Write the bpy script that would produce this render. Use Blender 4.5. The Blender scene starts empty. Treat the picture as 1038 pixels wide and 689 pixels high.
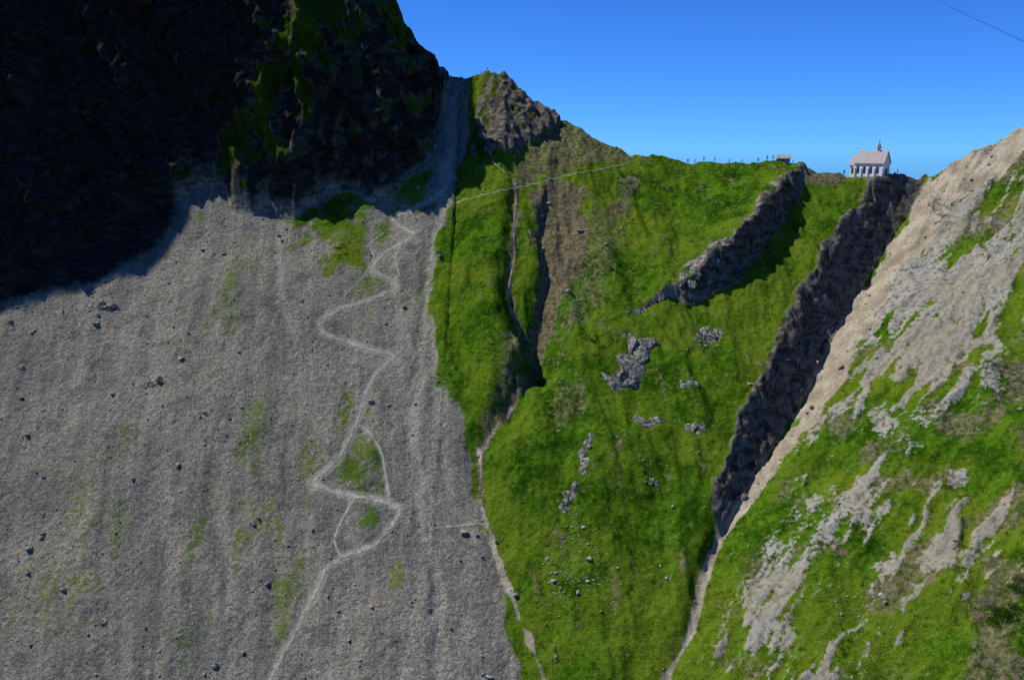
import bpy, bmesh, math, random
import numpy as np
from mathutils import Vector, noise as mnoise

random.seed(7); rng=np.random.default_rng(11)
scene=bpy.context.scene
# ------------------------------------------------------------------ survey station (camera)
F=900.0; PITCH=math.radians(12.0); CP,SP=math.cos(PITCH),math.sin(PITCH)
def sight(px,py):
    """sight line -> lateral and vertical gradient per metre of distance north"""
    cx=(px-519.0)/F; cy=-(py-344.5)/F
    dy=CP+cy*SP
    return cx/dy,(-SP+cy*CP)/dy
SUN=np.array([-0.57,0.18,0.81]); SUN/=np.linalg.norm(SUN)
# ------------------------------------------------------------------ noise
_p=np.random.default_rng(3).permutation(256); PERM=np.concatenate([_p,_p]).astype(np.int64)
_a=np.linspace(0,2*np.pi,17)[:16]; GX,GY=np.cos(_a),np.sin(_a)
def perlin(x,y,seed=0):
    x=x+seed*17.31; y=y+seed*9.77
    xi=np.floor(x).astype(np.int64); yi=np.floor(y).astype(np.int64)
    fx=x-xi; fy=y-yi
    u=fx*fx*fx*(fx*(fx*6-15)+10); v=fy*fy*fy*(fy*(fy*6-15)+10)
    def g(ix,iy,dx,dy):
        h=PERM[(PERM[ix&255]+iy)&255]&15
        return GX[h]*dx+GY[h]*dy
    a=g(xi,yi,fx,fy); b=g(xi+1,yi,fx-1,fy); c=g(xi,yi+1,fx,fy-1); d=g(xi+1,yi+1,fx-1,fy-1)
    return (a+(b-a)*u+((c+(d-c)*u)-(a+(b-a)*u))*v)*1.5
def fbm(x,y,o=4,seed=0,gain=.5):
    s=0;a=1;t=0
    for i in range(o):
        s=s+a*perlin(x*2**i,y*2**i,seed+i*3); t+=a; a*=gain
    return s/t*1.3
def ridged(x,y,o=4,seed=0,gain=.5):
    s=0;a=1;t=0
    for i in range(o):
        s=s+a*(1-2*np.abs(perlin(x*2**i,y*2**i,seed+i*5))); t+=a; a*=gain
    return s/t
def sstep(x,a,b):
    t=np.clip((x-a)/(b-a),0,1); return t*t*(3-2*t)
# ------------------------------------------------------------------ grid
def axis(lo,hi,st,far_lo,far_hi):
    inner=np.arange(lo,hi+1e-6,st)
    def grow(dist):
        out=[];s=st;p=0
        while p<dist:
            s*=1.085;p+=s;out.append(p)
        return np.array(out)
    return np.concatenate([(lo-grow(far_lo))[::-1],inner,inner[-1]+grow(far_hi)])
xs=axis(-186,186,.41,16000,16000); ys=axis(118,332,.36,16000,16000)
NX,NY=len(xs),len(ys)
X,Y=np.meshgrid(xs,ys)          # [iy,ix]
def sample(A,x,y):
    x=np.asarray(x,float); y=np.asarray(y,float)
    ix=np.clip(np.searchsorted(xs,x)-1,0,NX-2); iy=np.clip(np.searchsorted(ys,y)-1,0,NY-2)
    fx=np.clip((x-xs[ix])/(xs[ix+1]-xs[ix]),0,1); fy=np.clip((y-ys[iy])/(ys[iy+1]-ys[iy]),0,1)
    return (A[iy,ix]*(1-fx)+A[iy,ix+1]*fx)*(1-fy)+(A[iy+1,ix]*(1-fx)+A[iy+1,ix+1]*fx)*fy
# ------------------------------------------------------------------ ridge line (lateral, height, distance)
crest=[(-250,-100,292),(-40,-110,290),(100,-115,289),(200,-115,289),(300,-95,289),(350,-70,289),(385,-32,288),(400,0,288),(410,28,289),(428,45,291),(441,56,295),(449,67,303),
(456,77,317),(470,80,320),(486,79,318),(500,76,314),(512,82,311),(526,93,309),(545,109,305),(560,120,303),(578,127,300),(600,140,295),(640,158,288),(700,165,282),(790,168,274),
(830,174,270),(863,180,267),(905,180,265),(930,182,264),(945,178,262),(970,165,260),(1000,150,257),(1038,128,254),(1120,90,248),(1300,30,235)]
cx_=[];cz_=[];cy_=[]
for px,py,d in crest:
    a,b=sight(px,py); cx_.append(a*d); cz_.append(b*d); cy_.append(d)
cx_=np.array(cx_);cz_=np.array(cz_);cy_=np.array(cy_)
Rf=lambda x:np.interp(x,cx_,cy_)
Zf=lambda x:np.interp(x,cx_,cz_)
def hit(H,px,py,off=0.0):
    a,b=sight(px,py)
    t=np.arange(70,345,.3)
    h=sample(H,a*t,t)+off
    w=np.nonzero((b*t<=h))[0]
    if len(w)==0 or t[w[0]]>Rf(a*t[w[0]])+6:
        i=np.argmin(np.abs(t-Rf(a*t))); tt=t[i]
    else:
        tt=t[w[0]]
    return (a*tt,tt)
def hits(H,pts,off=0.0):
    return np.array([hit(H,p[0],p[1],off if np.isscalar(off) else off[i]) for i,p in enumerate(pts)])
def poly_dist(P,vals=None,Xa=None,Ya=None):
    Xa=X if Xa is None else Xa; Ya=Y if Ya is None else Ya
    best=np.full(Xa.shape,1e9); sd=np.zeros(Xa.shape); V=np.zeros(Xa.shape)
    for i in range(len(P)-1):
        ax,ay=P[i];bx,by=P[i+1]; dx,dy=bx-ax,by-ay; L2=dx*dx+dy*dy+1e-9
        t=np.clip(((Xa-ax)*dx+(Ya-ay)*dy)/L2,0,1)
        qx=Xa-(ax+t*dx); qy=Ya-(ay+t*dy); d=qx*qx+qy*qy
        m=d<best
        best=np.where(m,d,best)
        cr=dx*qy-dy*qx
        sd=np.where(m,np.sign(cr),sd)
        if vals is not None: V=np.where(m,vals[i]*(1-t)+vals[i+1]*t,V)
    best=np.sqrt(best)
    return best,sd*best,V
def poly_in(P):
    ins=np.zeros(X.shape,bool); n=len(P)
    for i in range(n):
        ax,ay=P[i];bx,by=P[(i+1)%n]
        if ay==by: continue
        c=((ay>Y)!=(by>Y))&(X<(bx-ax)*(Y-ay)/(by-ay)+ax)
        ins^=c
    d,_,_=poly_dist(list(P)+[P[0]])
    return np.where(ins,d,-d)
# ------------------------------------------------------------------ macro relief
H=.8*Y-225
core=sstep(Y,-100,60)
H=H+fbm(X/60,Y/90,3,1)*2.2
# border between scree and meadow
Spx=[(474,90),(476,130),(468,160),(456,200),(443,250),(436,320),(446,380),(468,420),(479,470),(490,540),(512,620),(527,689)]
Sw=hits(H,Spx); Sw=np.vstack([[Sw[0][0]-1,400],Sw,[Sw[-1][0]-20,40],[-60,-400]])
dS,sS,_=poly_dist(Sw)
east=sS
wob=fbm(X/9,Y/14,4,4)*2.4*(1-.8*sstep(Y,265,290))
ex=np.maximum(east+wob,0)
H=H+5.5*(1-np.exp(-(ex/12)**1.25))*core
# east gully: cliff on its west bank
G3px=[(938,190),(906,240),(864,303),(829,372),(803,424),(762,484),(730,540),(712,590),(701,640),(676,689)]
G3d=[5,9,10.5,10,9,6,2.6,1.5,1.3,1.2]
G3=hits(H,G3px,[-v for v in G3d])
dv_=(G3[1]-G3[2]); dv_/=np.linalg.norm(dv_)
if G3[0][1]<G3[1][1]+5: G3[0]=G3[1]+dv_*18
G3=np.vstack([[G3[0][0]+dv_[0]*90,G3[0][1]+dv_[1]*90],G3,[G3[-1][0]-10,60],[0,-400]]); G3v=[2]+G3d+[1,1]
_,s3,v3=poly_dist(G3,G3v)
s3=s3+fbm(X/10,Y/10,4,9)*1.7*np.clip(np.abs(s3)/3,0,1)
right=s3>0
wl=1.3+v3*.75
prof=sstep(-s3,0.2,.5+wl)
HL=H-v3*(1-prof**.8)
HR=H-v3*np.exp(-np.maximum(s3,0)/45)+ 75*(1-np.exp(-np.maximum(s3,0)/130))
H=np.where(right,HR,HL)
# fit to ridge
R=Rf(X); Z=Zf(X)
Hr=sample(H,xs,Rf(xs)); res=(Zf(xs)-Hr)[None,:]
tt=np.maximum(R-Y,0)
foot=[(0,300),(100,250),(150,215),(197,192),(225,198),(250,214),(285,210),(300,218),(325,202),(345,198),(375,208),(400,195),(422,176),(438,158)]
fw=hits(H,foot); fw=fw[np.argsort(fw[:,0])]
xe=fw[-1][0]; cxs=float(cx_[12]); print('foot edge',xe,fw[-1],'crest edge',cxs)
x2=max(xe+.8,cxs-2.2)
fx=np.concatenate([fw[:,0],[x2,x2+1.4,x2+2.6]]); fy=np.concatenate([fw[:,1],[max(fw[-1][1]+5,290),305.,318.]])
yf=np.interp(X,fx,fy)+(fbm(X/9,Y/60+3,2,21)*3.0)*(1-sstep(X,-34,-27))
bt=np.clip((Y-yf)/np.maximum(R-yf,1),0,1)
wb=bt**.85
bm=1-sstep(X,x2+.6,x2+2.4)
w=np.exp(-tt/45)*(1-bm)+wb*bm
w=np.where((X>x2-.5)&(X<cx_[13]),np.minimum(w,np.exp(-tt/5)*(1-bm)+wb*bm),w)
H=H+res*w
bsl=.75+1.9*bm
back=Z-bsl*(Y-R)-np.maximum((Y-R),0)**2/60/60
corr=26.3-.78*(320-Y)+2*core                      # gravel couloir up to the saddle
back=np.where((X>-45)&(bm>.3)&(Y<322),np.maximum(back,np.minimum(corr-1.0,Z)),back)
H=np.where(Y>R,back+fbm(X/25,Y/25,4,8)*np.minimum(Y-R,8)*.5*(1-bm),H)
H=np.maximum(H,-640)
butt=bm*sstep(bt,0.0,.04)*(Y<=R+14)
# centre gullies
def gully(H,pts,deps,wL,wR):
    P=hits(H,pts,[-d for d in deps]); d,s,v=poly_dist(P,deps)
    s=s+fbm(X/4,Y/5,3,31)*.5
    k=np.where(s>0,s/wR,-s/wL)
    return H-v*np.exp(-k**1.7)*1.0*(d<60),P
H,G1=gully(H,[(527,150),(524,190),(522,250),(516,300),(528,345),(541,376),(518,420),(486,462),(488,520),(508,580),(533,640),(552,689)],[.3,1.8,3,4.5,6.5,6.5,5.2,3.5,1.8,1.6,1.4,1.3],2.6,6.5)
H,G2=gully(H,[(560,185),(556,215),(550,250),(556,290),(548,335),(541,370)],[.3,2.8,5,6,6,4],2.4,9)
# broad ribs of the meadow
rib=ridged((X+Y*.15)/15,Y/60,3,35)*1.9+fbm(X/28,Y/34,2,36)*2.4
H=H+rib*sstep(ex,2,14)*(s3<0)*sstep(-s3,wl,wl+12)*sstep(R-Y,2,20)*sstep(Y,60,120)
# rock fin on the meadow
Fpx=[(812,172),(790,188),(768,214),(742,242),(715,264),(692,288)]
Fv=[2,8,10,10,7.5,3.5]
Fn=hits(H,Fpx,Fv); dF,sF,vF=poly_dist(Fn,Fv)
sF=sF+fbm(X/5,Y/5,4,41)*1.5
finp=np.where(sF<0,np.exp(-(np.abs(sF)/10)**1.3),1-sstep(sF,0,2.2))
finmask=(dF<40)
H=H+vF*finp*finmask
# ------------------------------------------------------------------ west wall (out of the sun)
E=[(310,-60),(302,0),(272,50),(254,100),(226,140),(198,172),(190,195),(192,222),(165,262),(130,280),(100,291),(50,303),(0,320)]
Ew=hits(H,E); 
sh=SUN[:2]/np.linalg.norm(SUN[:2]); pr=np.array([-sh[1],sh[0]])*-1
tanel=SUN[2]/np.linalg.norm(SUN[:2])
Ez=sample(H,Ew[:,0],Ew[:,1])
Ew=np.vstack([Ew,[[-200,222],[-300,170],[-420,60]]]); Ez=np.append(Ez,[-52,-95,-180])
Ew=np.vstack([[[Ew[0][0]+25,345]],Ew]); Ez=np.insert(Ez,0,Ez[0]+10)
u=Ew@sh; v=Ew@pr; o=np.argsort(v); 
U=X*sh[0]+Y*sh[1]; V=X*pr[0]+Y*pr[1]
uE=np.interp(V,v[o],u[o]); zE=np.interp(V,v[o],Ez[o])
d0=U-uE
d=d0+fbm(X/14,Y/9,4,51)*2.0
dc=135+fbm(X/50,Y/50,2,5)*8
L=zE+tanel*np.minimum(d0+fbm(X/22,Y/14,2,52)*1.2,dc)-.8*np.maximum(d0-dc,0)
cap=L-7*sstep(d,0,10)-ridged(X/14,Y/14,4,55)*2*sstep(d,4,20)
near=(d>0)&(V<380)&(V>60)
H=np.where(near&(d<200),np.minimum(H,np.maximum(cap,-640)),H)
bl=sstep(d,8,95)*(V<420)*(V>-200)*(1-sstep(d,400,700))
wn=ridged(X/26,Y/26,5,57)*9*np.clip(bl*(1-bl)*4,0,1)
H=H*(1-bl)+(L)*bl-np.abs(wn)*.8
H=np.maximum(H,-640)
wall_shade=sstep(d,1.0,6)  # mask from the shadow edge; paints the shaded scree foot dark as well
# ------------------------------------------------------------------ chapel platform
cpx,cpy=sight(884,179); CY=266.5; CX=cpx*CY; CZ=float(Zf(np.array([CX]))[0])-.1
dch=np.hypot(X-CX,(Y-CY-2.5)*1.1)
k=1-sstep(dch,5.5,10); H=H*(1-k)+CZ*k
# ------------------------------------------------------------------ slope + regions
def slope(H):
    gy,gx=np.gradient(H,ys,xs); return np.hypot(gx,gy)
SL=slope(H)
macro=H.copy()
n5=fbm(X/6,Y/6,4,61)
dG1b,_,_=poly_dist(G1[1:9]); dG2b,_,_=poly_dist(G2)
rock=sstep(SL+n5*.35,1.45,1.85)*sstep(Y,60,100)*sstep(np.minimum(dG1b,dG2b),6,12)
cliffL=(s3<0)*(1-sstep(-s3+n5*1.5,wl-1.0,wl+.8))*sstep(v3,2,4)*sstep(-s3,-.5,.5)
rock=np.maximum(rock*(1-sstep(v3,1,3)*(s3<4)*(s3>-12)),cliffL)
rock=np.maximum(rock,butt*.9); rock=np.maximum(rock,wall_shade)
finrock=finmask*sstep(vF,2,4)*np.where(sF<0,1-sstep(-sF+n5*4,.4,2.6),1-sstep(sF,2.2,3.6))
rock=np.maximum(rock,finrock)
def reg(pts,soft=1.2,nz=1.5):
    P=hits(macro,pts); s=poly_in(P)
    return sstep(s+n5*nz,-soft,soft)
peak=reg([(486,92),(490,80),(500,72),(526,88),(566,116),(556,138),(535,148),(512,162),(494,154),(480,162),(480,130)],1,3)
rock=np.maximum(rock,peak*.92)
dirt=np.maximum(reg([(556,120),(580,125),(645,158),(620,168),(580,178),(545,186),(520,195),(530,160),(545,140)],1.5,4)*.60,
 reg([(538,195),(560,180),(590,192),(600,250),(578,292),(562,332),(546,378),(534,345),(548,300),(542,250)],1.5,3)*.8)
dirt=np.maximum(dirt,reg([(632,176),(650,175),(640,215),(612,240),(618,210)],2,3)*.58)
dirt=np.maximum(dirt,reg([(505,340),(530,345),(540,372),(512,425),(490,445),(478,430),(500,400)],1.2,2)*.5)
dirt=np.maximum(dirt,reg([(550,395),(600,385),(590,425),(560,440)],3,4)*.48)
dirt=np.maximum(dirt,reg([(575,200),(640,230),(600,330),(560,380),(575,300)],4,5)*.47)
dirt=np.maximum(dirt,reg([(800,168),(862,178),(905,180),(935,183),(925,200),(905,205),(890,192),(862,184),(838,190),(815,185)],1,1)*.85)
dirt=np.maximum(dirt,sstep(s3,4,10)*sstep(fbm(X/14,Y/10,3,66),-.15,.35)*.58*(Y<300))
worn=ridged((X+Y*.25+fbm(X/20,Y/20,2,68)*6)/11,Y/50,3,67)
dirt=np.maximum(dirt,sstep(worn,.72,.92)*.52*(s3<0)*sstep(ex,3,8))
pale=reg([(1045,150),(1045,120),(1000,146),(965,166),(945,180),(935,196),(906,245),(866,303),(840,352),(816,402),(800,440),(758,494),(726,545),(732,550),(765,508),(806,452),(838,410),(865,372),(890,325),(917,268),(957,222),(1000,190)],1.5,3)
dG3,_,_=poly_dist(G3[6:]); pale=np.maximum(pale,(1-sstep(dG3+n5*.9,.2,1.3)))
dG1,_,_=poly_dist(G1[6:]); washes=(1-sstep(dG1+n5*.9,.0,.9))
pale=np.maximum(pale,washes*.75)
dirt=np.maximum(dirt,(1-sstep(dG1b+n5*.9,.3,1.8))*.85)
dirt=np.maximum(dirt,(1-sstep(dG2b+n5*.9,.6,3.))*.85)
meadow=sstep(east+wob*1.2+n5*1.4*(1-.7*sstep(Y,270,290)),-.9,1.2)
grass=meadow.copy()
grass*=(1-sstep(pale,.3,.7))
def blob(px,py,rx,ry,st,g):
    c=hit(macro,px,py); kx=c[1]/F; ky=c[1]**2/222*.00117
    q=np.hypot((X-c[0])/(rx*kx),(Y-c[1])/(ry*ky))
    return np.maximum(g,st*(1-sstep(q+n5*.9,.0,1.5)))
for b in [(330,224,48,24,1.),(352,252,28,26,1.),(345,208,40,14,1.),(418,195,24,22,1.),(388,232,18,24,.7),(368,470,30,55,.70),(378,525,14,24,.7),(350,420,14,34,.6),(255,440,32,60,.54),(232,300,26,70,.5),
 (404,578,9,28,.55),(288,620,18,65,.57),(305,570,12,28,.52),(240,555,22,40,.5),(128,445,12,34,.5),(200,540,8,80,.5),(180,650,40,40,.42),(375,290,26,36,.52),(60,600,70,70,.42),(380,470,16,44,.6),(452,380,12,18,.8),(120,530,20,40,.46),(310,460,26,40,.5),(205,225,16,10,.5),(425,300,16,60,.45),(90,500,50,60,.4),(260,520,60,60,.42)]:
    grass=blob(*b,grass)
# slabs of limestone on the east slope
a_=X*.77+Y*.64; b_=X*.64-Y*.77
wa=fbm(X/14,Y/14,2,71)*.65; wb2=fbm(X/9,Y/9,3,72)*.3
sn=fbm(a_/12+wa,b_/3.6+wb2,5,73,.62)
big=fbm(a_/34,b_/20,2,77)
eastz=sstep(s3,2,10)
slab=eastz*sstep(sn+big*.6+.30*sstep(Y,160,230)-.14,-.12,.32)*(1-sstep(Y,380,420))
slab=np.where(Y>90,slab,0)
for (px,py,rx,ry) in [(800,585,34,60),(830,545,26,34),(785,635,24,46),(905,430,30,36),(985,375,36,46),(868,496,26,26),(990,285,40,30),(815,515,20,20),(950,345,26,28),(930,300,18,30)]:
    t_=blob(px,py,rx,ry,1.,np.zeros_like(H)); slab=np.maximum(slab,t_*eastz*sstep(sn+.28,-.02,.34))
slab*=(1-sstep(pale,.4,.8))
# ------------------------------------------------------------------ fine relief
uf=X*(200/np.clip(Y,80,400))**.55
rut=fbm(uf/4.2+fbm(X/30,Y/30,2,80)*.8,Y/30,4,81)
inn=sstep(Y,60,110)
sc=(1-meadow)*(1-sstep(rock,.2,.6))
chan=np.maximum(0,ridged((uf+fbm(X/30,Y/40,2,88)*5)/17,Y/160,2,84)-.55)*2.0*sstep(X,-120,-60)
ch2=hits(macro,[(462,100),(458,150),(447,215),(434,270),(428,330),(418,430),(425,520),(444,600),(440,700)]); dch2,_,_=poly_dist(ch2)
chan=np.maximum(chan*.7,(1-sstep(dch2+n5*1.6,.3,2.6))*1.0)
H=H+inn*sc*(rut*.30+fbm(X/1.6,Y/1.6,3,83)*.20+fbm(uf/16,Y/70,3,85)*1.7*sstep(300-Y,0,20)+fbm(X/7,Y/9,3,86)*.45-chan*.6)
gm=meadow*(1-rock)
H=H+inn*gm*(fbm(X/10,Y/14,4,87)*1.4+fbm(X/3.0,Y/3.0,4,89)*.55+ridged(X/5,Y/18,3,90)*.5)*(1-.4*eastz)
H=H+inn*slab*(.3+ridged(b_/2.2+wb2,a_/8,2,91)*.3)+inn*eastz*(ridged(b_/6+wb2,a_/20,3,93)*.9+fbm(X/18,Y/18,3,94)*2.2)
H=H+inn*pale*eastz*(ridged(s3/3.,Y/40,3,92)*.5)
H=H+inn*dirt*(s3<0)*ridged(X/2.0,Y/9,4,95)*.6
# rock relief and ledges
ft=1-sstep(d,65,90)
rk=np.clip(rock,0,1)*inn*ft
amp=butt*ft
H=H+rk*(ridged(X/9+Y/30,Y/9,4,97,.58)*(.9+1.0*amp)+fbm(X/2.2,Y/2.2,4,99)*.5)*(1-.7*cliffL)*(1-bm*sstep(X,-34,-26)*.8)
H=H+amp*(fbm(X/22,Y/22,2,100)*4.0)*sstep(R-Y,0,6)*sstep(bt,0,.3)
H=H+peak*inn*(ridged((X+Y*.3)/5,Y/9,4,103)*2.2+.8)
along=X*.6+Y*.8
H=H+cliffL*inn*(ridged(s3/2.3+fbm(X/9,Y/9,2,104)*.6,along/17,4,105,.6)*1.5+ridged(s3/9,along/5,3,106)*1.3)
k=1-sstep(dch,5.5,8); H=H*(1-k)+CZ*k
H=np.maximum(H,-640)
# rock faces are pushed out and in horizontally (true cliffs, ledges, buttresses)
Q=H
n1=ridged(X/20+Q/70,Q/42+X/60,4,131,.55); n2=ridged((X+Q*.7)/9,(Q-X*.5)/9,4,133,.6); n3=fbm(X/2.4,Q/2.6,4,135,.6)
big_=np.clip(butt*sstep(bt,0,.2)+wall_shade*.8*sstep(d,4,25),0,1)*inn*(1-k)*sstep(R-Y,-6,1)*(1-sstep(d,50,70))
DY=-big_*((n1-.5)*10+(n2-.3)*3.4+n3*.9)
sm_=np.clip(np.maximum(finrock,peak)-big_,0,1)*inn*(1-k)
DY-=sm_*(ridged(X/7,Q/9,4,137,.6)*1.6+fbm(X/1.6,Q/1.8,3,139)*.35)
DX=sm_*ridged(Y/5,Q/6,3,141)*.6+big_*(ridged(Y/12,Q/10,4,143)-.5)*1.8
# grass ledges
gz=reg([(300,-20),(330,-30),(400,-20),(445,62),(405,62),(335,66),(306,120),(270,160),(236,175),(205,190),(215,160),(250,105)],4,4)
gb=butt*(1-wall_shade)*sstep(fbm(X/6+1.3,Q/7,5,107,.6)+gz*.42-.12+n1*.2,.0,.35)
gb=np.maximum(gb,butt*(1-wall_shade)*reg([(300,0),(276,50),(258,100),(228,145),(203,182),(212,190),(240,160),(275,110),(292,60),(318,0)],1.5,3))*.78
pg=peak*sstep(fbm(X/5,Y/5,4,108)-sstep(X,-9,-3)*.25+.1,-.05,.25)*.8
rockF=np.clip(rock,0,1)*(1-gb*.9)*(1-pg*.8)
grass=np.maximum(grass*(1-sstep(rockF,.3,.7)),gb)
shade_dk=np.maximum(np.maximum(wall_shade,butt*(1-gb*.6)),np.maximum(np.maximum(cliffL*.55,peak*.5),finrock*.62*(sF>-1.2)))  # shade put into rock colour on wall, buttress, cliff and fin; peak darkened too
# ------------------------------------------------------------------ paths
paths=[[(268,700),(285,668),(300,640),(320,600),(330,578),(347,565),(380,554),(396,535),(407,516),(385,507),(350,502),(330,496),(313,491),(330,478),(348,458),(361,430),(372,395),(384,376),(402,361),(380,356),(352,347),(326,338),(322,326),(345,314),(375,305),(405,292),(392,282),(374,275),(388,258),(408,246),(422,238),(405,230),(396,222),(420,212),(438,203),(452,192)],
 [(345,566),(338,548),(350,520),(362,502)],
 [(362,430),(376,440),(388,462),(392,490),(396,512)],
 [(462,206),(490,198),(520,192),(545,186),(575,178),(610,172),(640,165)],
 [(496,152),(500,165),(515,178),(524,192)],
 [(440,536),(470,533),(496,531)],
 [(408,246),(400,262),(405,280)],[(330,320),(352,297),(368,282),(380,262),(374,248),(390,236)],
 [(524,192),(520,230),(522,262),(515,292),(518,318),(528,340)],
 [(452,192),(446,178),(458,162),(451,146),(463,126),(458,106),(467,88)]]
pw=[.64,.4,.36,.22,.2,.2,.26,.24,.2,.26]
pathW=[]; pm=np.zeros_like(H)
for pts,wd in zip(paths,pw):
    dense=[]
    for i in range(len(pts)-1):
        n=max(2,int(math.hypot(pts[i+1][0]-pts[i][0],pts[i+1][1]-pts[i][1])/3))
        for j in range(n):
            t=j/n; dense.append((pts[i][0]*(1-t)+pts[i+1][0]*t,pts[i][1]*(1-t)+pts[i+1][1]*t))
    dense.append(pts[-1])
    W=hits(H,dense)
    for it in range(2):
        W[1:-1]=(W[:-2]+2*W[1:-1]+W[2:])/4
    pathW.append((W,wd))
    ix0,ix1=np.searchsorted(xs,[W[:,0].min()-5,W[:,0].max()+5]); iy0,iy1=np.searchsorted(ys,[W[:,1].min()-5,W[:,1].max()+5])
    sx=(slice(iy0,iy1),slice(ix0,ix1))
    dd,_,_=poly_dist(W[::2] if len(W)>6 else W,None,X[sx],Y[sx])
    pm[sx]=np.maximum(pm[sx],(1-sstep(dd+n5[sx]*.5,wd*.5,wd*2.6))*min(1,wd*1.8))
# ------------------------------------------------------------------ build terrain
def new_mesh(name,verts,faces,smooth=True,parent=None):
    me=bpy.data.meshes.new(name); n=len(verts); m,kk=faces.shape
    me.vertices.add(n); me.vertices.foreach_set("co",np.asarray(verts,np.float32).ravel())
    me.loops.add(m*kk); me.loops.foreach_set("vertex_index",faces.astype(np.int32).ravel())
    me.polygons.add(m); me.polygons.foreach_set("loop_start",(np.arange(m)*kk).astype(np.int32))
    me.update(calc_edges=True); me.validate()
    me.polygons.foreach_set("use_smooth",np.full(len(me.polygons),smooth))
    ob=bpy.data.objects.new(name,me); scene.collection.objects.link(ob)
    if parent: ob.parent=parent
    return ob
verts=np.stack([X+DX,Y+DY,H],-1).reshape(-1,3)
idx=np.arange(NX*NY).reshape(NY,NX)
faces=np.stack([idx[:-1,:-1],idx[:-1,1:],idx[1:,1:],idx[1:,:-1]],-1).reshape(-1,4)
terrain=new_mesh("mountain_terrain",verts,faces)
for nm,A in dict(g=grass,r=rockF,d=dirt,p=pm,s=slab,l=pale,u=uf,w=shade_dk,c=chan*sc).items():
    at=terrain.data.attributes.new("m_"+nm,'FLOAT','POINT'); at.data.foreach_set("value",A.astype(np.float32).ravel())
# ------------------------------------------------------------------ material helpers
class M:
    def __init__(s,name,rough=.9,diffuse=False):
        s.m=bpy.data.materials.new(name); s.m.use_nodes=True; s.t=s.m.node_tree; s.n=s.t.nodes
        s.b=s.n["Principled BSDF"]; s.ck="Base Color"
        if diffuse:
            s.n.remove(s.b); s.b=s.n.new("ShaderNodeBsdfDiffuse"); s.ck="Color"
            s.t.links.new(s.b.outputs[0],s.n["Material Output"].inputs[0])
        else:
            s.b.inputs["Roughness"].default_value=rough
            s.b.inputs["Specular IOR Level"].default_value=.1
        s.pos=s.n.new("ShaderNodeNewGeometry").outputs["Position"]
    def put(s,sock,v):
        if isinstance(v,bpy.types.NodeSocket): s.t.links.new(v,sock)
        elif isinstance(v,tuple) and len(v)==3 and sock.type=='RGBA': sock.default_value=(*v,1)
        else: sock.default_value=v
    def math(s,op,a,b=0.,c=False):
        n=s.n.new("ShaderNodeMath"); n.operation=op; n.use_clamp=c; s.put(n.inputs[0],a); s.put(n.inputs[1],b); return n.outputs[0]
    def noise(s,sc,det=5,ro=.6,vec=None,dist=0):
        n=s.n.new("ShaderNodeTexNoise"); s.put(n.inputs["Vector"],vec or s.pos); n.inputs["Scale"].default_value=sc
        n.inputs["Detail"].default_value=det; n.inputs["Roughness"].default_value=ro; n.inputs["Distortion"].default_value=dist; return n.outputs["Fac"]
    def voro(s,sc,vec=None,out="Color"):
        n=s.n.new("ShaderNodeTexVoronoi"); s.put(n.inputs["Vector"],vec or s.pos); n.inputs["Scale"].default_value=sc; return n.outputs[out]
    def rng(s,v,a,b,c=0.,d=1.,sm=True):
        n=s.n.new("ShaderNodeMapRange"); n.interpolation_type='SMOOTHSTEP' if sm else 'LINEAR'
        for i,q in enumerate((v,a,b,c,d)): s.put(n.inputs[i],q)
        return n.outputs[0]
    def mix(s,f,a,b,mode='MIX'):
        n=s.n.new("ShaderNodeMix"); n.data_type='RGBA'; n.blend_type=mode; s.put(n.inputs[0],f); s.put(n.inputs[6],a); s.put(n.inputs[7],b); return n.outputs[2]
    def attr(s,nm):
        n=s.n.new("ShaderNodeAttribute"); n.attribute_name=nm; return n.outputs["Fac"]
    def comb(s,x,y,z):
        n=s.n.new("ShaderNodeCombineXYZ"); s.put(n.inputs[0],x);s.put(n.inputs[1],y);s.put(n.inputs[2],z); return n.outputs[0]
    def sep(s,v):
        n=s.n.new("ShaderNodeSeparateXYZ"); s.put(n.inputs[0],v); return n.outputs
    def bump(s,h,dist,st=1.,prev=None):
        n=s.n.new("ShaderNodeBump"); n.inputs["Distance"].default_value=dist; s.put(n.inputs["Strength"],st); s.put(n.inputs["Height"],h)
        if prev: s.put(n.inputs["Normal"],prev)
        return n.outputs[0]
    def gray(s,v):
        return s.comb(v,v,v)
    def mul(s,col,v):
        return s.mix(1.,col,s.gray(v),'MULTIPLY')
    def out(s,col,nrm=None):
        s.put(s.b.inputs[s.ck],col)
        if nrm: s.put(s.b.inputs["Normal"],nrm)
        return s.m
m=M("terrain_surface",diffuse=True)
xyz=m.sep(m.pos)
nL=m.noise(.035,3); nS=m.noise(.9,4,.7); nF=m.noise(5.,2,.7)
streak=m.noise(1.0,3,.6,m.comb(m.math('MULTIPLY',m.attr("m_u"),.35),m.math('MULTIPLY',xyz[1],.03),0.))
nM=m.noise(.16,4,.6)
cell=m.sep(m.voro(2.6))[0]
nFv=m.rng(nF,.25,.75,.55,1.48,False)
# scree
sc=m.mix(m.rng(nL,.38,.62),(.155,.150,.128),(.235,.212,.168))
sc=m.mix(m.rng(streak,.42,.72,0,.7),sc,(.285,.26,.21))
sc=m.mix(m.rng(nM,.50,.3,0,.75),sc,(.112,.114,.095))
sc=m.mix(m.rng(nS,.52,.72,0,.5),sc,(.145,.155,.085))
sc=m.mix(m.math('MULTIPLY',m.attr("m_c"),.85,True),sc,(.31,.285,.23))
sc=m.mul(sc,m.rng(cell,0,1,.66,1.36,False)); sc=m.mul(sc,nFv)
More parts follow.
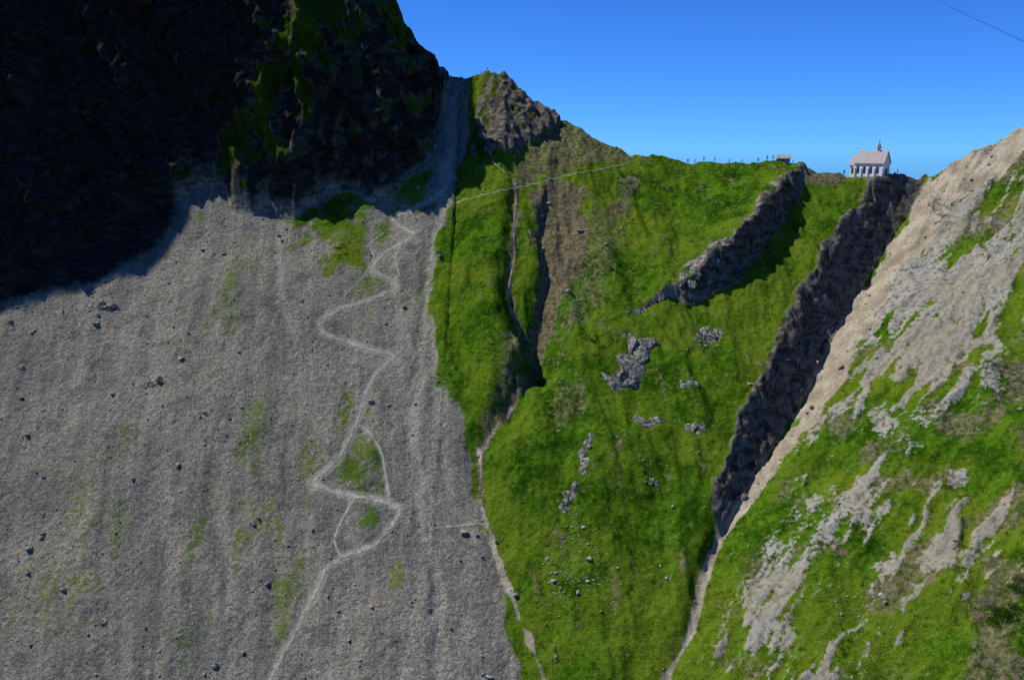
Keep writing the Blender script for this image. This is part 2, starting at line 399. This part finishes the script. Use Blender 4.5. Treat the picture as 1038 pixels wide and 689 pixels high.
# grass
gr=m.mix(m.rng(nM,.38,.62),(.022,.072,.003),(.064,.150,.006))
gr=m.mix(m.rng(nL,.42,.58,0,.75),gr,(.12,.18,.012))
gr=m.mix(m.rng(nS,.5,.70,0,.85),gr,(.16,.178,.028))
gr=m.mix(m.rng(nS,.47,.3,0,.9),gr,(.009,.030,.002))
gr=m.mul(gr,nFv)
# rock
strat=m.noise(1.0,4,.7,m.comb(m.math('MULTIPLY',xyz[0],.35),m.math('MULTIPLY',xyz[1],.3),m.math('MULTIPLY',xyz[2],.6)),.4)
rk_=m.mix(m.rng(strat,.35,.65),(.085,.077,.06),(.34,.31,.255))
rk_=m.mix(m.rng(nS,.46,.32,0,.85),rk_,(.035,.033,.024))
# dirt
di=m.mix(m.rng(nS,.35,.65),(.075,.068,.03),(.215,.175,.11))
# pale gravel
pa=m.mix(m.rng(nM,.35,.65),(.25,.21,.15),(.38,.33,.245)); pa=m.mul(pa,m.rng(cell,0,1,.82,1.18,False)); pa=m.mul(pa,m.rng(nF,.25,.75,.8,1.2,False))
# slab
sl=m.mix(m.rng(nS,.33,.58),(.11,.105,.08),(.31,.295,.25)); sl=m.mix(m.rng(nL,.45,.6,0,.5),sl,(.23,.20,.135))
def thr(nm,k1,k2,w,c=.5):
    v=m.math('ADD',m.attr(nm),m.math('MULTIPLY',m.math('SUBTRACT',nS,.5),k1)); v=m.math('ADD',v,m.math('MULTIPLY',m.math('SUBTRACT',nF,.5),k2))
    return m.rng(v,c-w,c+w)
fG=thr("m_g",1.8,1.1,.16); fR=thr("m_r",1.2,.3,.1); fD=thr("m_d",1.6,.8,.22); fL=thr("m_l",1.2,.6,.18); fS=thr("m_s",1.9,1.0,.12,.52); fP=thr("m_p",.6,.6,.25)
col=m.mix(fG,sc,gr)
col=m.mix(fD,col,di); col=m.mix(fL,col,pa); col=m.mix(fS,col,sl); col=m.mix(fR,col,rk_)
col=m.mix(m.math('MULTIPLY',fP,.65),col,(.33,.305,.25))
shade_f=m.rng(m.attr("m_w"),0,1,1,.15,False)  # multiplies the painted shade into the terrain colour
col=m.mul(col,shade_f)
hh=m.math('ADD',m.math('MULTIPLY',nS,.85),m.math('MULTIPLY',nF,.28)); hh=m.math('ADD',hh,m.math('MULTIPLY',cell,.06))
bst=m.math('SUBTRACT',.88,m.math('MULTIPLY',m.math('MAXIMUM',fS,fL),.4))
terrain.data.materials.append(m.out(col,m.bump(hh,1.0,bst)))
# path ribbon
mp=M("path_gravel",diffuse=True); c=mp.mix(mp.rng(mp.noise(1.5,3),.35,.65),(.24,.22,.175),(.39,.355,.29)); c=mp.mul(c,mp.rng(mp.noise(6,2),.25,.75,.75,1.25,False))
path_mat=mp.out(c)
pv=[];pf=[]
for W,wd in pathW:
    T=np.gradient(W,axis=0); T/=np.linalg.norm(T,axis=1)[:,None]+1e-9; Nn=np.stack([-T[:,1],T[:,0]],1)
    base=len(pv)
    for i in range(len(W)):
        a=wd*(1+.35*math.sin(i*1.7)+random.uniform(-.4,.4))*.6; b=wd*(1+random.uniform(-.5,.5))*.6
        for q in (-a,-a*.4,b*.4,b):
            p=W[i]+Nn[i]*q; pv.append((p[0],p[1],float(sample(H,p[0],p[1]))+.07))
    for i in range(len(W)-1):
        for j in range(3):
            o=base+i*4+j; pf.append((o,o+1,o+5,o+4))
po=new_mesh("path",np.array(pv),np.array(pf)); po.data.materials.append(path_mat)
# ------------------------------------------------------------------ loose stones
ms=M("loose_stone",diffuse=True); c=ms.mix(ms.rng(ms.noise(.9,2),.3,.7),(.11,.107,.095),(.34,.315,.26))
stone_mat=ms.out(c)
def ico():
    bm=bmesh.new(); bmesh.ops.create_icosphere(bm,subdivisions=1,radius=1); v=np.array([q.co[:] for q in bm.verts]); f=np.array([[w.index for w in q.verts] for q in bm.faces]); bm.free(); return v,f
IV,IF=ico()
def scatter(name,P,S,mat):
    n=len(P); V=IV[None]*(1+rng.uniform(-.28,.28,(n,len(IV),1)))*(S[:,None,None]*rng.uniform(.6,1.25,(n,1,3)))
    a=rng.uniform(0,6.28,n); ca,sa=np.cos(a)[:,None],np.sin(a)[:,None]
    V=np.stack([V[...,0]*ca-V[...,1]*sa,V[...,0]*sa+V[...,1]*ca,V[...,2]*.8],-1)+P[:,None,:]
    Fc=(IF[None]+(np.arange(n)*len(IV))[:,None,None]).reshape(-1,3)
    ob=new_mesh(name,V.reshape(-1,3),Fc,False); ob.data.materials.append(mat); return ob
n=90000; px_=rng.uniform(-185,185,n); py_=rng.uniform(120,322,n)
dens=sample((1-meadow)*(1-rockF)*(.15+.6*sstep(fbm(uf/7,Y/25,3,111),-.1,.6))+pale*.4+dirt*.2*(s3<0)+slab*.08+washes*.9+.010*meadow,px_,py_)*(1-sample(pm,px_,py_))*(1-sample(wall_shade,px_,py_))*(1-sample(np.clip(butt+peak,0,1),px_,py_))
kp=rng.uniform(0,1,n)<dens*.75; px_,py_=px_[kp],py_[kp]
S=.09+.11*rng.pareto(2.6,len(px_)); S=np.minimum(S,.95)
P=np.stack([px_,py_,sample(H,px_,py_)+S*.2],1)
scatter("scree_stones",P,S,stone_mat)
rub=[]
for (a,b,ra,rb,nn) in [(580,565,28,55,170),(620,590,8,30,14),(700,386,16,8,25),(718,355,16,12,25),(560,600,14,30,30),(690,560,30,50,14),(600,660,40,25,14),(870,620,60,40,60),(655,480,20,20,14),(640,250,60,60,14)]:
    for i in range(nn):
        w_=hit(H,random.gauss(a,ra*.5),random.gauss(b,rb*.5)); rub.append(w_)
rub=np.array(rub); S=.13+.13*rng.pareto(3,len(rub)); S=np.minimum(S,.7)
mw=M("limestone_rubble"); c=mw.mix(mw.rng(mw.noise(2,3),.3,.7),(.2,.2,.18),(.42,.41,.37))
scatter("limestone_rubble",np.stack([rub[:,0],rub[:,1],sample(H,rub[:,0],rub[:,1])+S*.1],1),S,mw.out(c))
# ------------------------------------------------------------------ outcrops
mr=M("outcrop_rock",diffuse=True); st=mr.noise(1.3,5,.7); c=mr.mix(mr.rng(st,.38,.66),(.11,.105,.082),(.46,.44,.385)); c=mr.mix(mr.rng(mr.noise(1.5,4,.7),.50,.40,0,.9),c,(.03,.045,.012))
rock_mat=mr.out(c,mr.bump(mr.noise(2.2,5,.75),.5))
def outcrop(name,px,py,wpx,hpx,seed,chunks=5):
    r=random.Random(seed); c0=hit(H,px,py); sx=wpx*c0[1]/F; sy=hpx*c0[1]/F
    bm=bmesh.new(); tall=hpx>wpx*1.1
    for q in range(chunks):
        t=(q+.5)/chunks-.5
        if tall: ox,oy=r.uniform(-.22,.22)*sx+t*sx*.6,t*sy*.8
        else: ox,oy=t*sx*.8,r.uniform(-.2,.2)*sy
        x,y=c0[0]+ox,c0[1]+oy; z=float(sample(H,x,y))
        ret=bmesh.ops.create_icosphere(bm,subdivisions=4,radius=1)
        k=1.5/max(1,chunks)**.62
        kx,ky=(r.uniform(.45,.9),k*r.uniform(.6,1.1)) if tall else (k*r.uniform(.7,1.2),r.uniform(.5,.9))
        if chunks==1: kx=ky=1
        R3=Vector((sx*.5*kx,sy*.5*ky,min(sx,sy)*.5*r.uniform(.4,.7)))
        if chunks>1: z-=R3.z*.22
        planes=[(Vector((r.gauss(0,1),r.gauss(0,1),r.gauss(.2,1))).normalized(),r.uniform(.38,.75)) for _ in range(26)]
        off=Vector((r.uniform(0,99),)*3)
        for v in ret['verts']:
            p=v.co*1.15
            for nn,dd in planes:
                e=p.dot(nn)-dd
                if e>0: p-=nn*e
            p*=1+.11*mnoise.fractal(p*2.5+off,1,2,5)+.07*mnoise.noise(p*10+off)
            p*=1.28
            v.co=Vector((p.x*R3.x+x,p.y*R3.y+y,p.z*R3.z+z+p.y*R3.y*.78))
    me=bpy.data.meshes.new(name); bm.to_mesh(me); bm.free(); me.materials.append(rock_mat)
    ob=bpy.data.objects.new(name,me); scene.collection.objects.link(ob)
for i,(a,b,w_,h_,c_) in enumerate([(641,371,42,60,9),(703,287,32,24,6),(719,341,31,18,6),(657,430,31,17,5),(706,438,24,20,4),(594,460,18,44,7),(577,507,22,30,6),(662,489,14,12,3),(700,388,16,11,3),(735,256,26,14,5),(563,664,10,15,2)]):
    outcrop("rock_outcrop",a,b,w_,h_,100+i,c_)
for i,(a,b,w_,h_) in enumerate([(100,313,32,24),(157,387,20,18),(70,342,11,9),(44,521,9,8),(105,628,11,10),(95,295,9,7),(22,372,8,7),(130,408,6,6),(34,335,7,5)]):
    outcrop("boulder",a,b,w_,h_,300+i,3 if w_>12 else 1)
# ------------------------------------------------------------------ shrubs (leaf clumps)
def leafmass(name,items,mat):
    V=[];Fc=[]
    for (x,y,r_,nl) in items:
        z=float(sample(H,x,y))
        g=rng.normal(0,1,(nl,3)); g/=np.linalg.norm(g,axis=1)[:,None]; g*=(rng.uniform(.35,1,(nl,1))); g[:,2]=np.abs(g[:,2])*.75
        c=g*r_+np.array([x,y,z-.05])
        for q in range(nl):
            s=rng.uniform(.07,.16)*(.6+r_*.5); t=rng.normal(0,1,(3,3)); t/=np.linalg.norm(t,axis=1)[:,None]
            b=len(V); V+= [c[q]+t[0]*s,c[q]+t[1]*s,c[q]+t[2]*s]; Fc.append((b,b+1,b+2))
    ob=new_mesh(name,np.array(V),np.array(Fc),False); ob.data.materials.append(mat)
mg=M("shrub_leaves",diffuse=True); c=mg.mix(mg.rng(mg.noise(1.2,2),.3,.7),(.016,.045,.003),(.05,.10,.008)); shrub_mat=mg.out(c)
items=[]
for (a,b,r_,k_) in [(624,275,1.3,6),(598,350,1.2,6),(452,383,1.0,6),(604,342,1.0,3),(1020,625,2.0,16),(1030,600,1.6,8),(560,410,.9,4),(545,330,.8,4),(350,255,1.0,8),(330,215,1.1,8),(430,190,1,5),(860,660,.9,4),(480,250,.8,4)]:
    for j in range(k_):
        h_=hit(H,a+random.gauss(0,6),b+random.gauss(0,5)); items.append((h_[0],h_[1],r_*random.uniform(.5,1),int(120*r_)))
n=4200; qx=rng.uniform(-150,170,n); qy=rng.uniform(122,300,n); mk=sample(grass*(1-rockF)*(1-butt)*sstep(fbm(X/15,Y/15,2,121),-.1,.5),qx,qy)
for x,y,k_ in zip(qx,qy,mk):
    if k_>.3: items.append((x,y,rng.uniform(.25,.6),26))
leafmass("alpine_shrubs",items,shrub_mat)
# ------------------------------------------------------------------ chapel
def simple(name,col,rough=.8,nz=.12,sc=2.):
    q=M(name,rough); c=q.mix(q.rng(q.noise(sc,5),.3,.7),tuple(v*(1-nz) for v in col),tuple(min(1,v*(1+nz)) for v in col)); return q.out(c)
white=simple("white_plaster",(.83,.81,.77),.8,.05); roofm=simple("slate_roof",(.36,.31,.30),.6,.2); dark=simple("window_glass",(.05,.055,.06),.3); red=simple("red_copper",(.42,.1,.08),.6); stone=simple("plinth_stone",(.3,.28,.26),.9,.3); wood=simple("door_wood",(.12,.06,.03))
root=bpy.data.objects.new("chapel",None); scene.collection.objects.link(root)
def part(name,vs,fs,mat,parent=root):
    me=bpy.data.meshes.new(name); me.from_pydata(vs,[],fs); me.update(); me.materials.append(mat)
    ob=bpy.data.objects.new(name,me); scene.collection.objects.link(ob); ob.parent=parent; return ob
def box(name,x0,x1,y0,y1,z0,z1,mat,parent=root):
    v=[(x,y,z) for z in (z0,z1) for x,y in ((x0,y0),(x1,y0),(x1,y1),(x0,y1))]
    return part(name,v,[(3,2,1,0),(4,5,6,7),(0,1,5,4),(1,2,6,5),(2,3,7,6),(3,0,4,7)],mat,parent)
def gable(name,x0,x1,y0,y1,z0,z1,zr,mat,parent=root):
    ym=(y0+y1)/2
    v=[(x0,y0,z0),(x1,y0,z0),(x1,y1,z0),(x0,y1,z0),(x0,y0,z1),(x1,y0,z1),(x1,y1,z1),(x0,y1,z1),(x0,ym,zr),(x1,ym,zr)]
    return part(name,v,[(3,2,1,0),(0,1,5,4),(2,3,7,6),(0,4,8,7,3),(1,2,6,9,5),(4,5,9,8),(6,7,8,9)],mat,parent)
def roof(name,x0,x1,y0,y1,ze,zr,th,mat):
    ym=(y0+y1)/2
    v=[(x0,y0,ze),(x1,y0,ze),(x1,ym,zr),(x0,ym,zr),(x0,y1,ze),(x1,y1,ze)]; v+=[(a,b,c+th) for a,b,c in v]
    return part(name,v,[(3,2,1,0),(2,3,4,5),(6,7,8,9),(9,8,11,10),(0,1,7,6),(5,4,10,11),(1,2,8,7),(2,5,11,8),(3,0,6,9),(4,3,9,10)],mat)
gable("nave_walls",-3.6,5.4,-3,3,0,4.6,8.2,white)
gable("choir_walls",-5.4,-3.6,-2.4,2.4,0,3.9,6.6,white)
roof("nave_roof",-3.95,5.75,-3.3,3.3,4.32,8.35,.18,roofm)
roof("choir_roof",-5.7,-3.97,-2.65,2.65,3.7,6.7,.16,roofm)
box("plinth",-3.75,5.55,-3.15,3.15,-1.6,.35,stone)
def arch(name,x,yq,w,z0,z1,mat,fr):
    for nm,ww,zz0,zz1,y0,mt in ((name+"_frame",w+.22,z0-.12,z1+.11,yq-.03,fr),(name,w,z0,z1,yq-.06,mat)):
        pts=[(x-ww/2,zz0),(x+ww/2,zz0)]+[(x+ww/2*math.cos(t),zz1-ww/2+ww/2*math.sin(t)) for t in np.linspace(0,math.pi,9)]
        k_=len(pts); v=[(a,y0,b) for a,b in pts]+[(a,yq+.1,b) for a,b in pts]
        part(nm,v,[tuple(range(k_))]+[(i,i+k_,(i+1)%k_+k_,(i+1)%k_) for i in range(k_)],mt)
for i,x in enumerate((-2.5,-.45,1.6,3.7)):
    arch("window_%d"%(i+1),x,-3,.7,1.4,3.4,dark,stone)
arch("choir_window",-4.5,-2.4,.55,1.3,3.0,dark,stone)
for i,x in enumerate((-3.55,-1.5,.6,2.65,5.2)):
    v=[(x-.2,-3.3,0),(x+.2,-3.3,0),(x+.2,-2.98,0),(x-.2,-2.98,0),(x-.2,-3.25,2.9),(x+.2,-3.25,2.9),(x+.2,-2.98,3.5),(x-.2,-2.98,3.5)]
    part("buttress_%d"%(i+1),v,[(0,1,5,4),(1,2,6,5),(2,3,7,6),(3,0,4,7),(4,5,6,7)],white)
box("west_door",5.38,5.46,-.7,.7,.45,2.8,wood)
box("bell_turret",2.2,3.1,-.45,.45,7.6,9.3,white)
box("bell_opening",2.4,2.9,-.49,-.42,8.4,9.0,dark)
part("spire",[(2.1,-.55,9.3),(3.2,-.55,9.3),(3.2,.55,9.3),(2.1,.55,9.3),(2.65,0,11.4)],[(3,2,1,0),(0,1,4),(1,2,4),(2,3,4),(3,0,4)],red)
box("cross_post",2.61,2.69,-.04,.04,11.3,12.2,dark); box("cross_bar",2.4,2.9,-.035,.035,11.8,11.88,dark)
root.location=(CX,CY+2.6,CZ+.05); root.rotation_euler=(0,0,math.radians(-42)); root.scale=(.92,.92,.92)
# stone hut on the saddle
hut=bpy.data.objects.new("stone_hut",None); scene.collection.objects.link(hut)
a_h,b_h=sight(795,167); hy=float(Rf(np.array([a_h*274]))[0]); 
hut.location=(a_h*hy,hy+1.2,float(sample(H,a_h*hy,hy))-.4); hut.rotation_euler=(0,0,-.35)
gable("hut_walls",-1.9,1.9,-1.2,1.2,-.6,1.3,2.1,stone,hut)
v=[(-2.1,-1.5,1.15),(2.1,-1.5,1.15),(2.1,0,2.25),(-2.1,0,2.25),(-2.1,1.5,1.15),(2.1,1.5,1.15)]; v+=[(a,b,c+.12) for a,b,c in v]
part("hut_roof",v,[(3,2,1,0),(2,3,4,5),(6,7,8,9),(9,8,11,10),(0,1,7,6),(5,4,10,11),(1,2,8,7),(2,5,11,8),(3,0,6,9),(4,3,9,10)],stone,hut)
box("hut_door",-.3,.4,-1.23,-1.19,-.3,1.0,wood,hut)
# ------------------------------------------------------------------ hikers
def hiker(px,seed,pyo=165):
    r=random.Random(seed); a,b=sight(px,pyo); y=300.
    for _ in range(8): y=float(Rf(np.array([a*y]))[0])
    x=a*y; y-=.3; z=float(sample(H,x,y))
    st_=r.uniform(.12,.3)
    J=[(0,0,.95,.14),(0,0,1.2,.13),(0,0,1.42,.15),(0,0,1.53,.06),(0,0,1.66,.11),(0,0,1.76,.085),
       (-.2,0,1.4,.06),(-.27,.02,1.12,.045),(-.22,-.16,.9,.035),(.2,0,1.4,.06),(.27,-.03,1.12,.045),(.22,-.2,.92,.035),
       (-.1,0,.88,.09),(-.11,-st_*.5,.5,.065),(-.11,-st_,.06,.05),(-.11,-st_-.16,.04,.035),(.1,0,.88,.09),(.11,st_*.4,.5,.065),(.11,st_,.08,.05),(.11,st_-.16,.04,.035)]
    Eg=[(0,1),(1,2),(2,3),(3,4),(4,5),(2,6),(6,7),(7,8),(2,9),(9,10),(10,11),(0,12),(12,13),(13,14),(14,15),(0,16),(16,17),(17,18),(18,19)]
    me=bpy.data.meshes.new("hiker"); me.from_pydata([j[:3] for j in J],Eg,[]); ob=bpy.data.objects.new("hiker",me); scene.collection.objects.link(ob)
    md=ob.modifiers.new("Skin",'SKIN'); 
    for i,j in enumerate(J): me.skin_vertices[0].data[i].radius=(j[3],j[3])
    me.skin_vertices[0].data[0].use_root=True
    s2=ob.modifiers.new("Sub",'SUBSURF'); s2.levels=1; s2.render_levels=1
    q=M("hiker_clothes"); tc=q.n.new("ShaderNodeTexCoord").outputs["Object"]; zz=q.sep(tc)[2]
    shirt=r.choice([(.5,.06,.05),(.06,.12,.4),(.7,.7,.68),(.05,.05,.06),(.5,.35,.05)])
    c=q.mix(q.rng(zz,.93,.95),(.05,.05,.07),shirt); c=q.mix(q.rng(zz,1.5,1.52),c,(.45,.27,.18)); c=q.mix(q.rng(zz,1.72,1.74),c,(.05,.03,.02)); 
    q.out(c); me.materials.append(q.m)
    ob.location=(x,y,z); ob.rotation_euler=(0,0,r.uniform(0,6.28))
for i,p_ in enumerate([697,704,713,724,739,752,768,777,783,803,856,488,494,910]):
    hiker(p_,i,80 if p_<500 else 167)
# ------------------------------------------------------------------ cable
A1=sight(950,0);A2=sight(1038,42); p1=Vector((A1[0]*150,150,A1[1]*150)); p2=Vector((A2[0]*95,95,A2[1]*95)); dv=(p2-p1)
q1=p1-dv*1.2; q2=p2+dv*1.2
cu=bpy.data.curves.new("cable_car_cable",'CURVE'); cu.dimensions='3D'; cu.bevel_depth=.035; cu.bevel_resolution=2
sp=cu.splines.new('POLY'); sp.points.add(20)
for i in range(21):
    t=i/20; p=q1.lerp(q2,t); sp.points[i].co=(p.x,p.y,p.z-2.0*4*t*(1-t)*.5+.9,1)
co=bpy.data.objects.new("cable_car_cable",cu); scene.collection.objects.link(co); cu.materials.append(simple("steel_cable",(.05,.05,.055),.5))
# ------------------------------------------------------------------ light
w=bpy.data.worlds.new("World"); scene.world=w; w.use_nodes=True; nt=w.node_tree; bg=nt.nodes["Background"]
sky=nt.nodes.new("ShaderNodeTexSky"); sky.sky_type='NISHITA'; sky.sun_disc=False
el=math.asin(SUN[2]); rot=math.atan2(SUN[0],SUN[1])
sky.sun_elevation=el; sky.sun_rotation=rot%(2*math.pi); sky.altitude=2500; sky.air_density=.8; sky.dust_density=0.05; sky.ozone_density=3
tint=nt.nodes.new("ShaderNodeMix"); tint.data_type='RGBA'; tint.blend_type='MULTIPLY'; tint.inputs[0].default_value=1; tint.inputs[7].default_value=(.32,.88,1.85,1)
nt.links.new(sky.outputs[0],tint.inputs[6]); nt.links.new(tint.outputs[2],bg.inputs[0]); bg.inputs[1].default_value=.083
sl_=bpy.data.lights.new("sun",'SUN'); sl_.energy=5; sl_.angle=math.radians(.5); sl_.color=(1,.97,.87)
so=bpy.data.objects.new("sun",sl_); scene.collection.objects.link(so); so.rotation_euler=Vector(SUN).to_track_quat('Z','Y').to_euler()
scene.view_settings.view_transform='Standard'; scene.view_settings.look='None'; scene.view_settings.exposure=0
cam=bpy.data.cameras.new("camera"); cam.sensor_width=36; cam.lens=36*F/1038; cam.clip_end=60000; cam.clip_start=.5
cob=bpy.data.objects.new("camera",cam); scene.collection.objects.link(cob); cob.rotation_euler=(math.radians(90)-PITCH,0,0); scene.camera=cob
print("verts",NX*NY)
